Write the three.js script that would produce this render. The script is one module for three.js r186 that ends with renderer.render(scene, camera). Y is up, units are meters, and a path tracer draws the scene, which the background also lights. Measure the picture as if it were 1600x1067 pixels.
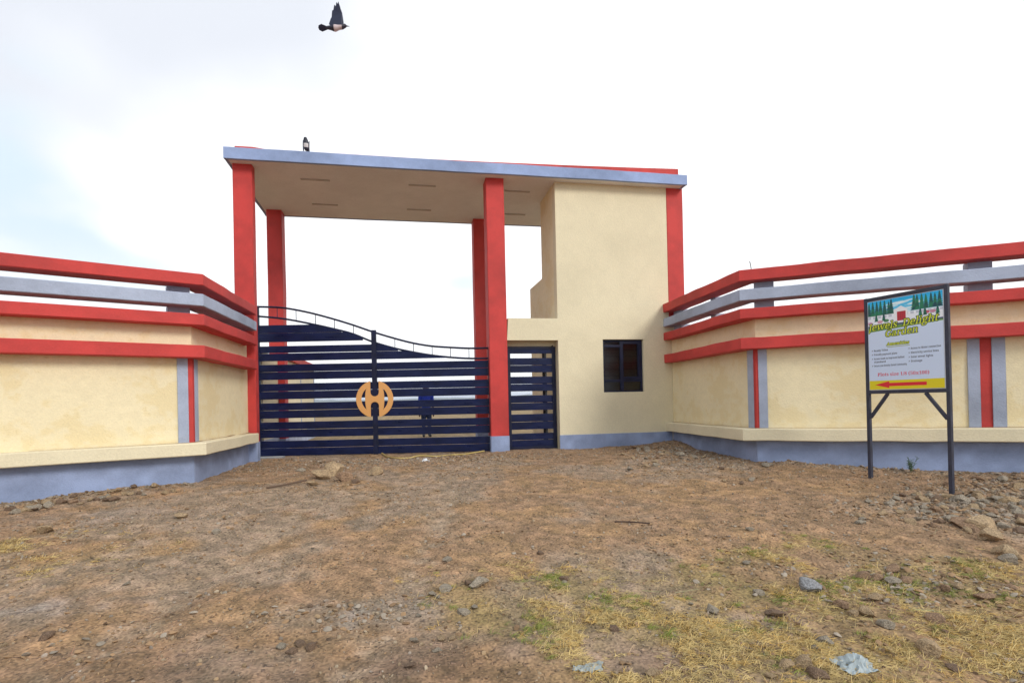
import * as THREE from 'three';
import { mergeGeometries, toCreasedNormals, mergeVertices } from 'three/addons/utils/BufferGeometryUtils.js';
import { MarchingCubes } from 'three/addons/objects/MarchingCubes.js';
import { RoundedBoxGeometry } from 'three/addons/geometries/RoundedBoxGeometry.js';

// ------------------------------------------------------------------ camera
const scene = new THREE.Scene();
const W = 1600, H = 1067, F = 873.97;
const camera = new THREE.PerspectiveCamera(2 * Math.atan(H / 2 / F) * 180 / Math.PI, W / H, 0.05, 12000);
camera.position.set(0, 0.987, 10.371);
camera.rotation.set(0.005, -0.194, -0.022, 'YXZ');
camera.setViewOffset(W, H, 0, -(623.24 - H / 2), W, H);   // the photograph's lens was shifted upwards
scene.add(camera);
const renderer = new THREE.WebGLRenderer({ antialias: true });
renderer.toneMapping = THREE.LinearToneMapping;
renderer.toneMappingExposure = 1.3;
renderer.shadowMap.enabled = true;

// ------------------------------------------------------------------ seeded noise
function mulberry(a) { return () => { a |= 0; a = a + 0x6D2B79F5 | 0; let t = Math.imul(a ^ a >>> 15, 1 | a); t = t + Math.imul(t ^ t >>> 7, 61 | t) ^ t; return ((t ^ t >>> 14) >>> 0) / 4294967296; }; }
const rnd = mulberry(20240611);
const rr = (a, b) => a + (b - a) * rnd();
const TAB = 256, tab = new Float32Array(TAB * TAB); { const r = mulberry(7); for (let i = 0; i < tab.length; i++) tab[i] = r() * 2 - 1; }
// value noise, period p lattice cells in both directions (p a whole number up to 256)
function vn(x, y, p = TAB) {
  let xi = Math.floor(x), yi = Math.floor(y); const fx = x - xi, fy = y - yi;
  const u = fx * fx * (3 - 2 * fx), v = fy * fy * (3 - 2 * fy);
  xi = ((xi % p) + p) % p; yi = ((yi % p) + p) % p;
  const x1 = (xi + 1) % p, y1 = (yi + 1) % p;
  const a = tab[yi * TAB + xi], b = tab[yi * TAB + x1], c = tab[y1 * TAB + xi], d = tab[y1 * TAB + x1];
  return a + (b - a) * u + (c - a) * v + (a - b - c + d) * u * v;
}
function fbm(x, y, oct, p = TAB) { let s = 0, a = 0.5, q = p; for (let o = 0; o < oct; o++) { s += a * vn(x + o * 17, y + o * 31, Math.min(q, TAB)); x *= 2; y *= 2; q *= 2; a *= 0.5; } return s; }
const n3 = (x, y, z) => (vn(x + z * 1.7, y - z * 0.9) + vn(y * 1.1 + 40, z + x * 0.6 + 11)) * 0.5;
const clamp = (v, a = 0, b = 1) => Math.min(b, Math.max(a, v));
const sstep = (a, b, v) => { const t = clamp((v - a) / (b - a)); return t * t * (3 - 2 * t); };

// ------------------------------------------------------------------ sky and sun
{
  const w = 1536, h = 768, d = new Float32Array(w * h * 4);
  for (let j = 0; j < h; j++) {
    const el = ((j + 0.5) / h - 0.5) * Math.PI;
    for (let i = 0; i < w; i++) {
      const az = ((i + 0.5) / w - 0.5) * 2 * Math.PI;
      const ce = Math.cos(el), x = Math.cos(az) * ce, z = Math.sin(az) * ce, y = Math.max(Math.sin(el), 0);
      // thin bright cloud deck seen in perspective
      const k = 1.85 / (y + 0.32), px = x * k + 93.5, pz = z * k + 1.41;
      const c1 = fbm(px, pz, 5), c2 = fbm(px * 0.55 + 133.86, pz * 0.55 + 8.65, 4);
      const away = 0.5 - 0.5 * (x * 0.8 + z * 0.15);                      // the deck is thinner on the side away from the sun
      const blue = sstep(-0.02, 0.36, c1 + c2 * 0.5 + (away - 0.58) * 0.6) * sstep(0.09, 0.27, y);
      const grey = sstep(-0.28, 0.32, c2 - c1 * 0.5 + (away - 0.55) * 0.3) * sstep(0.13, 0.34, y);
      let r = 1.0, g = 1.01, b = 1.02;
      r += (0.67 - r) * grey; g += (0.70 - g) * grey; b += (0.76 - b) * grey;
      r += (0.61 - r) * blue; g += (0.72 - g) * blue; b += (0.80 - b) * blue;
      const o = (j * w + i) * 4; d[o] = r; d[o + 1] = g; d[o + 2] = b; d[o + 3] = 1;
    }
  }
  const t = new THREE.DataTexture(d, w, h, THREE.RGBAFormat, THREE.FloatType);
  t.mapping = THREE.EquirectangularReflectionMapping; t.magFilter = t.minFilter = THREE.LinearFilter; t.needsUpdate = true;
  scene.background = t; scene.environment = t;
}
const sun = new THREE.DirectionalLight(new THREE.Color(1, 0.965, 0.9), 1.5);
sun.position.set(11, 13.5, 19); sun.target.position.set(1, 1, 1);
sun.castShadow = true; sun.shadow.radius = 34; sun.shadow.mapSize.set(2048, 2048);
Object.assign(sun.shadow.camera, { left: -14, right: 14, top: 14, bottom: -14, near: 1, far: 70 });
scene.add(sun, sun.target);

// ------------------------------------------------------------------ helpers
const taken = {};
function numbered(n) { if (!(n in taken)) { taken[n] = 0; return n; } taken[n]++; return n + '_' + String(taken[n]).padStart(3, '0'); }
function boxUV(g0) {
  const g = g0.index ? g0.toNonIndexed() : g0, p = g.attributes.position, uv = new Float32Array(p.count * 2);
  const a = new THREE.Vector3(), b = new THREE.Vector3(), c = new THREE.Vector3();
  for (let i = 0; i < p.count; i += 3) {
    a.fromBufferAttribute(p, i); b.fromBufferAttribute(p, i + 1); c.fromBufferAttribute(p, i + 2);
    const n = b.clone().sub(a).cross(c.clone().sub(a)); const ax = Math.abs(n.x), ay = Math.abs(n.y), az = Math.abs(n.z);
    [a, b, c].forEach((v, k) => {
      const o = (i + k) * 2;
      if (ay >= ax && ay >= az) { uv[o] = v.x; uv[o + 1] = v.z; } else if (ax > az) { uv[o] = v.z; uv[o + 1] = v.y; } else { uv[o] = v.x; uv[o + 1] = v.y; }
    });
  }
  g.setAttribute('uv', new THREE.BufferAttribute(uv, 2));
  return g;
}
function thing(name, label, category, base = [0, 0, 0], group, turn = 0) {
  const o = new THREE.Group(); o.name = numbered(name); o.position.set(...base); o.rotation.y = turn;
  o.userData = { label, category }; if (group) o.userData.group = group;
  scene.add(o); return o;
}
// geometry in world axes -> child of a thing (or of a part) whose group stands unturned at its base
function part(parent, name, geo, mat, local = false, label) {
  const g = boxUV(geo);
  if (!local) { let p = parent, v = new THREE.Vector3(); while (p && p !== scene) { v.add(p.position); p = p.parent; } g.translate(-v.x, -v.y, -v.z); }
  if (!g.attributes.normal) g.computeVertexNormals();
  const m = new THREE.Mesh(g, mat); m.name = name; m.castShadow = m.receiveShadow = true;
  if (label) m.userData.label = label;
  parent.add(m); return m;
}
const bx = (x0, x1, y0, y1, z0, z1) => { const g = new THREE.BoxGeometry(x1 - x0, y1 - y0, z1 - z0); g.translate((x0 + x1) / 2, (y0 + y1) / 2, (z0 + z1) / 2); return g; };
const rbx = (x0, x1, y0, y1, z0, z1, r = 0.006) => { const g = new RoundedBoxGeometry(x1 - x0, y1 - y0, z1 - z0, 1, Math.min(r, (x1 - x0) / 2.1, (y1 - y0) / 2.1, (z1 - z0) / 2.1)); g.translate((x0 + x1) / 2, (y0 + y1) / 2, (z0 + z1) / 2); return g; };
const tube = (pts, r, seg = 24, rad = 6, curve = true) => {
  const v = pts.map(p => new THREE.Vector3(...p));
  const c = curve ? new THREE.CatmullRomCurve3(v) : new THREE.LineCurve3(v[0], v[1]);
  return new THREE.TubeGeometry(c, seg, r, rad, false);
};
function bar(a, b, w, d = w) {   // square bar between two points
  const A = new THREE.Vector3(...a), B = new THREE.Vector3(...b), L = A.distanceTo(B), g = new RoundedBoxGeometry(w, L, d, 1, 0.003);
  g.applyQuaternion(new THREE.Quaternion().setFromUnitVectors(new THREE.Vector3(0, 1, 0), B.clone().sub(A).normalize()));
  g.translate((A.x + B.x) / 2, (A.y + B.y) / 2, (A.z + B.z) / 2); return g;
}
// hand-plastered beam or wall: a chamfered section carried along a plan line. side = +1 if the outward face is to the right of travel
function sweep(line, side, front, depth, y0, y1, ch = 0.008, wob = 0.003, step = 0.18, vsub = 1) {
  const P = line.map(p => new THREE.Vector2(p[0], p[1])), N = P.length, seg = [];
  for (let i = 0; i < N - 1; i++) { const d = P[i + 1].clone().sub(P[i]).normalize(); seg.push(new THREE.Vector2(-d.y, d.x).multiplyScalar(side)); }
  const mit = P.map((_, i) => { const a = seg[Math.max(0, i - 1)], b = seg[Math.min(N - 2, i)]; return a.clone().add(b).multiplyScalar(1 / (1 + a.dot(b))); });
  const b = front - depth, sec = [];
  const yy = []; for (let k = 0; k <= vsub; k++) yy.push(y0 + ch + (y1 - y0 - 2 * ch) * k / vsub);
  for (const y of yy) sec.push([front, y]);
  sec.push([front - ch, y1], [b + ch, y1]);
  for (const y of [...yy].reverse()) sec.push([b, y]);
  sec.push([b + ch, y0], [front - ch, y0]);
  const S = sec.length, pos = [], idx = []; let rows = 0;
  for (let i = 0; i < N - 1; i++) {
    const n = Math.max(1, Math.round(P[i].distanceTo(P[i + 1]) / step));
    for (let k = i ? 1 : 0; k <= n; k++) {
      const t = k / n, q = P[i].clone().lerp(P[i + 1], t), m = mit[i].clone().lerp(mit[i + 1], t);
      for (const [o, y] of sec) {
        const wx = wob * n3(q.x * 2.3 + o, y * 3.1, q.y * 2.3) , wy = wob * n3(q.x * 1.9 + 9, y * 1.1 + 5, q.y * 1.9);
        pos.push(q.x + m.x * (o + wx), y + wy, q.y + m.y * (o + wx));
      }
      rows++;
    }
  }
  for (let r = 0; r < rows - 1; r++) for (let s = 0; s < S; s++) { const a = r * S + s, c = r * S + (s + 1) % S; idx.push(a, a + S, c, c, a + S, c + S); }
  for (let s = 1; s < S - 1; s++) { idx.push(0, s, s + 1); const o = (rows - 1) * S; idx.push(o, o + s + 1, o + s); }
  let vol = 0; const V = i => new THREE.Vector3(pos[i * 3], pos[i * 3 + 1], pos[i * 3 + 2]).sub(V0), V0 = new THREE.Vector3(pos[0], pos[1], pos[2]);
  for (let i = 0; i < idx.length; i += 3) vol += V(idx[i]).dot(V(idx[i + 1]).cross(V(idx[i + 2])));
  if (vol < 0) for (let i = 0; i < idx.length; i += 3) { const t = idx[i]; idx[i] = idx[i + 1]; idx[i + 1] = t; }
  const g = new THREE.BufferGeometry(); g.setAttribute('position', new THREE.Float32BufferAttribute(pos, 3)); g.setIndex(idx);
  return toCreasedNormals(g, 0.45);
}
// square plastered pillar
function pillar(x0, x1, z0, z1, y0, y1, ch = 0.01, wob = 0.004) {
  const s = new THREE.Shape([[x0 + ch, -z0], [x1 - ch, -z0], [x1, -z0 - ch], [x1, -z1 + ch], [x1 - ch, -z1], [x0 + ch, -z1], [x0, -z1 + ch], [x0, -z0 - ch]].map(p => new THREE.Vector2(...p)));
  const g = new THREE.ExtrudeGeometry(s, { depth: y1 - y0, steps: Math.max(1, Math.round((y1 - y0) / 0.25)), bevelEnabled: false });
  g.rotateX(-Math.PI / 2); g.translate(0, y0, 0);
  const p = g.attributes.position;
  for (let i = 0; i < p.count; i++) { const x = p.getX(i), y = p.getY(i), z = p.getZ(i); p.setX(i, x + wob * n3(x, y * 1.3, z)); p.setZ(i, z + wob * n3(z + 7, y * 1.3, x + 3)); }
  g.deleteAttribute('normal'); g.deleteAttribute('uv');
  return toCreasedNormals(mergeVertices(g), 0.5);
}

// ------------------------------------------------------------------ textures and materials
function dataTex(n, fn, srgb, metres) {
  const d = new Uint8Array(n * n * 4);
  for (let j = 0; j < n; j++) for (let i = 0; i < n; i++) { const c = fn(i / n, j / n), o = (j * n + i) * 4; d[o] = clamp(c[0]) * 255; d[o + 1] = clamp(c[1]) * 255; d[o + 2] = clamp(c[2]) * 255; d[o + 3] = 255; }
  const t = new THREE.DataTexture(d, n, n); t.wrapS = t.wrapT = THREE.RepeatWrapping; t.magFilter = THREE.LinearFilter; t.minFilter = THREE.LinearFilter;
  if (srgb) t.colorSpace = THREE.SRGBColorSpace; t.repeat.set(1 / metres, 1 / metres); t.needsUpdate = true; return t;
}
// render coat: trowel waves and sand grain
const stuccoBump = dataTex(1024, (u, v) => { const a = 0.5 + 0.34 * fbm(u * 8, v * 8, 3, 8) + 0.34 * fbm(u * 128, v * 128, 2, 128); return [a, a, a]; }, false, 1.6);
// neutral mottling that multiplies a paint colour (values near 1)
const mottle = (amp, size, seed) => dataTex(1024, (u, v) => {
  const a = fbm(u * 4 + seed, v * 4, 5, 4), b = fbm(u * 16, v * 16 + seed, 4, 16), s = vn(u * 256, v * 256, 256);
  const k = 0.93 + amp * (a * 0.75 + b * 0.45) + 0.02 * s; return [k, k, k];
}, true, size);
const paintMottle = mottle(0.17, 2.7, 3), plinthMottle = mottle(0.2, 2.1, 9), creamMottle = mottle(0.045, 3.3, 5);
// cream wash that has weathered unevenly: tan water marks with a grain of their own
const creamMap = dataTex(1024, (u, v) => {
  const b = fbm(u * 30, v * 30, 4, 30), q = fbm(u * 7 + 3, v * 7, 5, 7), g = vn(u * 200, v * 200, 200);
  const m = sstep(-0.05, 0.45, q + b * 0.7 + 0.25 * g * Math.abs(b)), sp = sstep(0.5, 0.9, g + b) * m;
  const k = 0.965 + 0.03 * b + 0.016 * g - 0.04 * sp;
  return [k * (1 - 0.025 * m), k * (1 - 0.042 * m), k * (1 - 0.085 * m)];
}, true, 2.3);
const std = (c, o = {}) => new THREE.MeshStandardMaterial({ color: new THREE.Color().setRGB(...c), roughness: 0.82, ...o });
const plaster = (c, map, o = {}) => std(c, { map, bumpMap: stuccoBump, bumpScale: 0.004, roughness: 0.88, ...o });
const M = {
  cream: plaster([0.86, 0.75, 0.50], creamMap),
  creamSmooth: plaster([0.84, 0.745, 0.525], creamMottle),
  red: plaster([0.56, 0.043, 0.037], paintMottle, { roughness: 0.7, bumpScale: 0.003 }),
  greyRail: plaster([0.40, 0.45, 0.58], paintMottle),
  greyBlue: plaster([0.31, 0.38, 0.58], plinthMottle),
  fascia: plaster([0.32, 0.415, 0.67], paintMottle),
  soffit: plaster([0.9, 0.905, 0.92], creamMottle, { bumpScale: 0.0015 }),
  slot: std([0.5, 0.47, 0.44]),
  concrete: plaster([0.32, 0.32, 0.33], plinthMottle),
  soil: std([0.27, 0.17, 0.085], { roughness: 1 }),
  emblem: std([0.70, 0.35, 0.115], { roughness: 0.5, metalness: 0.15 }),
  glass: new THREE.MeshPhysicalMaterial({ color: new THREE.Color().setRGB(0.3, 0.3, 0.34), transmission: 1, thickness: 0, roughness: 0.16, ior: 1.5 }),
  dark: std([0.015, 0.015, 0.018], { roughness: 0.6 }),
};
const navyRough = dataTex(512, (u, v) => { const k = 0.46 + 0.22 * fbm(u * 6, v * 24, 4, 6) + 0.05 * vn(u * 128, v * 128, 128); return [k, k, k]; }, false, 1.3);
const navyBump = dataTex(512, (u, v) => { const k = 0.5 + 0.6 * fbm(u * 4, v * 10, 3, 4); return [k, k, k]; }, false, 0.9);
const navyMap = dataTex(512, (u, v) => { const k = 0.82 + 0.18 * fbm(u * 6, v * 12, 4, 6) + 0.05 * vn(u * 200, v * 200, 200); return [k, k, k * 1.0]; }, true, 1.1);
M.navy = new THREE.MeshPhysicalMaterial({ color: new THREE.Color().setRGB(0.008, 0.013, 0.062), map: navyMap, roughness: 0.8, roughnessMap: navyRough, bumpMap: navyBump, bumpScale: 0.004, specularIntensity: 0.55, specularColor: new THREE.Color().setRGB(0.75, 0.82, 1) });
M.navyFrame = new THREE.MeshPhysicalMaterial({ color: new THREE.Color().setRGB(0.008, 0.012, 0.05), map: navyMap, roughness: 0.45, specularIntensity: 0.6 });
M.steel = std([0.045, 0.05, 0.085], { map: navyMap, roughness: 0.55 });

// ------------------------------------------------------------------ ground
const KN = [[-5, .05], [0, .05], [1.5, .035], [3, -.01], [4, -.08], [5, -.155], [6, -.235], [7, -.315], [8, -.38], [9.5, -.44], [12, -.5], [30, -.6]];
function groundBase(x, z) {
  let y = KN[0][1];
  if (z >= 30) y = -.6; else for (let i = 0; i < KN.length - 1; i++) if (z >= KN[i][0] && z < KN[i + 1][0]) { const t = (z - KN[i][0]) / (KN[i + 1][0] - KN[i][0]); y = KN[i][1] + (KN[i + 1][1] - KN[i][1]) * t; }
  return y + 0.1 * Math.exp(-((x - 5.3) ** 2 + (z - 0.1) ** 2) / 0.5);
}
const blob = (x, z, cx, cz, rx, rz = rx) => Math.exp(-(((x - cx) / rx) ** 2 + ((z - cz) / rz) ** 2));
function inPoly(P, x, z) { let s = false; for (let i = 0, j = P.length - 1; i < P.length; j = i++) if ((P[i][1] > z) !== (P[j][1] > z) && x < (P[j][0] - P[i][0]) * (z - P[i][1]) / (P[j][1] - P[i][1]) + P[i][0]) s = !s; return s; }
const GRASS = [[0.1, 6.3], [0.95, 6.05], [1.5, 6.2], [2.3, 6.15], [3.3, 6.0], [3.9, 6.55], [4.7, 6.9], [6, 7.6], [6, 10], [0.95, 10], [0.75, 7.75], [0.25, 7.2]];
function polyDist(P, x, z) { let d = 1e9; for (let i = 0, j = P.length - 1; i < P.length; j = i++) { const ax = P[j][0], az = P[j][1], bx_ = P[i][0] - ax, bz = P[i][1] - az, t = clamp(((x - ax) * bx_ + (z - az) * bz) / (bx_ * bx_ + bz * bz)); d = Math.min(d, Math.hypot(x - ax - bx_ * t, z - az - bz * t)); } return d; }
function grassAt(x, z) {
  const d = polyDist(GRASS, x, z) * (inPoly(GRASS, x, z) ? 1 : -1);
  let g = sstep(-0.25, 0.3, d + 0.5 * fbm(x * 1.3, z * 1.3, 3));
  g = Math.max(g, 0.75 * blob(x, z, -3.2, 5.0, 0.55, 0.35), 0.8 * blob(x, z, -2.85, 5.4, 0.7, 0.28), 0.45 * blob(x, z, -2.4, 4.9, 0.35, 0.1));
  return g * sstep(-0.35, 0.25, fbm(x * 2.6 + 5, z * 2.6, 3) + 0.12);
}
const footAt = (x, z) => { const d = x < -2.65 ? (z - 2.44 - (-2.65 - x) * 0.5) * 0.9 : x > 5.2 ? (z - 2.85 - (x - 5.2) * 0.66) * 0.83 : 9; return Math.exp(-(((d - 0.08) / 0.16) ** 2)); };
const rubbleAt = (x, z) => Math.max(blob(x, z, 5.9, 5.6, 1.3, 0.55), blob(x, z, 7, 5.1, 1, 0.6), 0.8 * blob(x, z, 4.6, 1.6, 0.9, 1.4), 0.7 * blob(x, z, 0, 0.9, 2.6, 0.7), 0.6 * blob(x, z, 3.4, 7.2, 0.6, 0.4), 0.5 * blob(x, z, -0.4, 6.75, 0.5, 0.2), 0.8 * footAt(x, z));
const rutX = (z, o) => -0.85 + o - 0.035 * (z - 5) * (z - 5) + (7.5 - z) * 0.18;
function groundY(x, z) {
  let y = groundBase(x, z);
  const near = sstep(14, 10, Math.hypot(x - 1, z - 5)) * sstep(-1.5, 0.2, z);
  if (near <= 0) return y;
  const g = rubbleAt(x, z);
  y += near * (0.035 * fbm(x * 0.9, z * 0.9, 3) + 0.024 * fbm(x * 3.1, z * 3.1, 3) + (0.011 + 0.02 * g) * fbm(x * 11, z * 11, 3));
  y += near * 0.03 * footAt(x, z);
  const cl = fbm(x * 26 + 9, z * 26, 2); y += near * (0.008 + 0.012 * g) * Math.max(0, cl - 0.12) * 2.2;
  // tyre ruts running up to the gate
  for (const o of [-0.75, 0.75]) { const c = rutX(z, o); y -= near * 0.022 * Math.exp(-(((x - c) / 0.16) ** 2)) * sstep(1.5, 3, z); }
  return y;
}
{
  const axis = (a, b, f) => { const o = []; let v = a; while (v < b) { o.push(v); v += f(v); } o.push(b); return o; };
  const grow = (from, to) => { const o = []; let s = 0.06, v = from; while (Math.abs(v) < to) { v += (to > 0 ? 1 : 1) * s; s *= 1.32; o.push(v); } return o; };
  const xs0 = axis(-4.6, 8.6, () => 0.024), zs0 = axis(-0.9, 8.7, z => z < 3 ? 0.034 : 0.021);
  const out = grow(0, 5200);
  const xs = [...out.map(v => -4.6 - v).reverse(), ...xs0, ...out.map(v => 8.6 + v)], zs = [...out.map(v => -0.9 - v).reverse(), ...zs0, ...out.map(v => 8.7 + v)];
  const nx = xs.length, nz = zs.length, pos = new Float32Array(nx * nz * 3), col = new Float32Array(nx * nz * 3), uv = new Float32Array(nx * nz * 2), idx = new Uint32Array((nx - 1) * (nz - 1) * 6);
  const mixc = (a, b, t) => a.map((v, i) => v + (b[i] - v) * t);
  for (let j = 0, k = 0; j < nz; j++) for (let i = 0; i < nx; i++, k++) {
    const x = xs[i], z = zs[j];
    pos[k * 3] = x; pos[k * 3 + 1] = groundY(x, z); pos[k * 3 + 2] = z; uv[k * 2] = x; uv[k * 2 + 1] = z;
    const a = fbm(x * 0.7 + 3, z * 0.7, 4), b = fbm(x * 2.7, z * 2.7 + 8, 4), e = fbm(x * 9, z * 9, 3);
    let c = [0.48, 0.295, 0.163];
    c = mixc(c, [0.52, 0.315, 0.155], sstep(-0.1, 0.4, b + a * 0.4));              // warmer, ochre soil
    c = mixc(c, [0.48, 0.36, 0.255], 0.7 * sstep(0.05, 0.4, a - b * 0.5));       // greyer dust
    const dark = Math.max(blob(x, z, -0.1, 7.5, 0.75, 0.35), 0.7 * blob(x, z, -1.3, 7.3, 0.9, 0.35), 0.75 * blob(x, z, 1.45, 7.75, 0.5, 0.3), 0.3 * blob(x, z, -0.7, 7.0, 1, 0.3));
    c = mixc(c, [0.27, 0.165, 0.105], clamp(dark * 0.8 + e * 0.7 * dark));          // damp, freshly turned earth
    const grey = Math.max(blob(x, z, -0.25, 6.75, 0.4, 0.2), 0.9 * blob(x, z, -2.2, 6.35, 0.45, 0.12), 0.6 * blob(x, z, -3.2, 4.0, 0.8, 0.3));
    c = mixc(c, [0.44, 0.36, 0.30], clamp(grey * (0.75 + e)));                      // crushed stone dust
    for (const o of [-0.75, 0.75]) c = mixc(c, [0.50, 0.36, 0.24], clamp(Math.exp(-(((x - rutX(z, o)) / 0.13) ** 2)) * (0.5 + 1.6 * e) * sstep(1.5, 3, z)));   // dust ground fine by tyres
    c = mixc(c, [0.42, 0.33, 0.24], clamp(rubbleAt(x, z) * (0.55 + e)));
    c = mixc(c, [0.43, 0.31, 0.13], clamp(grassAt(x, z) * (0.4 + b)));            // straw litter
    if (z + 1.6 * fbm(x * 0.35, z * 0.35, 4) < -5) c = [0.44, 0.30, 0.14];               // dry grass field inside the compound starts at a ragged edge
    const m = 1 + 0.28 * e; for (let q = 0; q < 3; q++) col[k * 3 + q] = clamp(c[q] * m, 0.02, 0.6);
  }
  for (let j = 0, o = 0; j < nz - 1; j++) for (let i = 0; i < nx - 1; i++) { const a = j * nx + i; idx[o++] = a; idx[o++] = a + nx; idx[o++] = a + 1; idx[o++] = a + 1; idx[o++] = a + nx; idx[o++] = a + nx + 1; }
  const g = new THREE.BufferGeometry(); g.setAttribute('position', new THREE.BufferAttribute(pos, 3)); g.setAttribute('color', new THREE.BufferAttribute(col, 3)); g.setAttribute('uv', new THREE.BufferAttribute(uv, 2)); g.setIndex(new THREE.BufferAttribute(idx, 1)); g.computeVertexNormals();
  const soilH = (u, v) => { const a = fbm(u * 32, v * 32, 3, 32), gr = vn(u * 256, v * 256, 256), p = Math.max(0, vn(u * 170 + 3, v * 170, 170) - 0.45) * 1.8; return [a, gr, p]; };
  const soilMap = dataTex(2048, (u, v) => { const [a, gr, p] = soilH(u, v), q = vn(u * 85, v * 85 + 2, 85); const k = 0.78 + 0.2 * a + 0.13 * gr + 0.17 * p * (q > 0 ? 1 : -1.2); return [k, k * (1 - 0.02 * a), k * (1 + 0.05 * p)]; }, true, 2.9);
  const soilBump = dataTex(2048, (u, v) => { const [a, gr, p] = soilH(u, v); const k = 0.42 + 0.3 * a + 0.1 * gr + 0.5 * p; return [k, k, k]; }, false, 2.9);
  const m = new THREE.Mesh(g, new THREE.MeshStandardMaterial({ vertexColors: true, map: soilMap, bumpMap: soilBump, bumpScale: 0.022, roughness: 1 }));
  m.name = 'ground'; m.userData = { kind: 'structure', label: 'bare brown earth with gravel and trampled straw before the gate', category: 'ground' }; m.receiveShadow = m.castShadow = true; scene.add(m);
}
scene.fog = new THREE.FogExp2(new THREE.Color(0.72, 0.82, 1), 0.00028);
// far hills
{
  const nx = 160, nz = 10, pos = [], idx = [];
  for (let j = 0; j <= nz; j++) for (let i = 0; i <= nx; i++) {
    const x = -3600 + 7200 * i / nx, t = j / nz, z = -2300 - 900 * t;
    const h = (30 + 38 * (0.5 + fbm(i * 0.11, 3, 4)) + 16 * fbm(i * 0.5, j * 0.6, 3)) * Math.sin(Math.PI * t) ** 0.8 * (0.55 + 0.45 * sstep(600, -1300, x));
    pos.push(x, h * 0.9 - 1, z);
  }
  for (let j = 0; j < nz; j++) for (let i = 0; i < nx; i++) { const a = j * (nx + 1) + i; idx.push(a, a + 1, a + nx + 1, a + 1, a + nx + 2, a + nx + 1); }
  const g = new THREE.BufferGeometry(); g.setAttribute('position', new THREE.Float32BufferAttribute(pos, 3)); g.setIndex(idx); g.computeVertexNormals();
  const m = new THREE.Mesh(g, std([0.16, 0.17, 0.13], { side: THREE.DoubleSide, roughness: 1 })); m.name = 'hills'; m.userData = { kind: 'structure', label: 'low blue hills on the far horizon', category: 'hills' }; scene.add(m);
}

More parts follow.
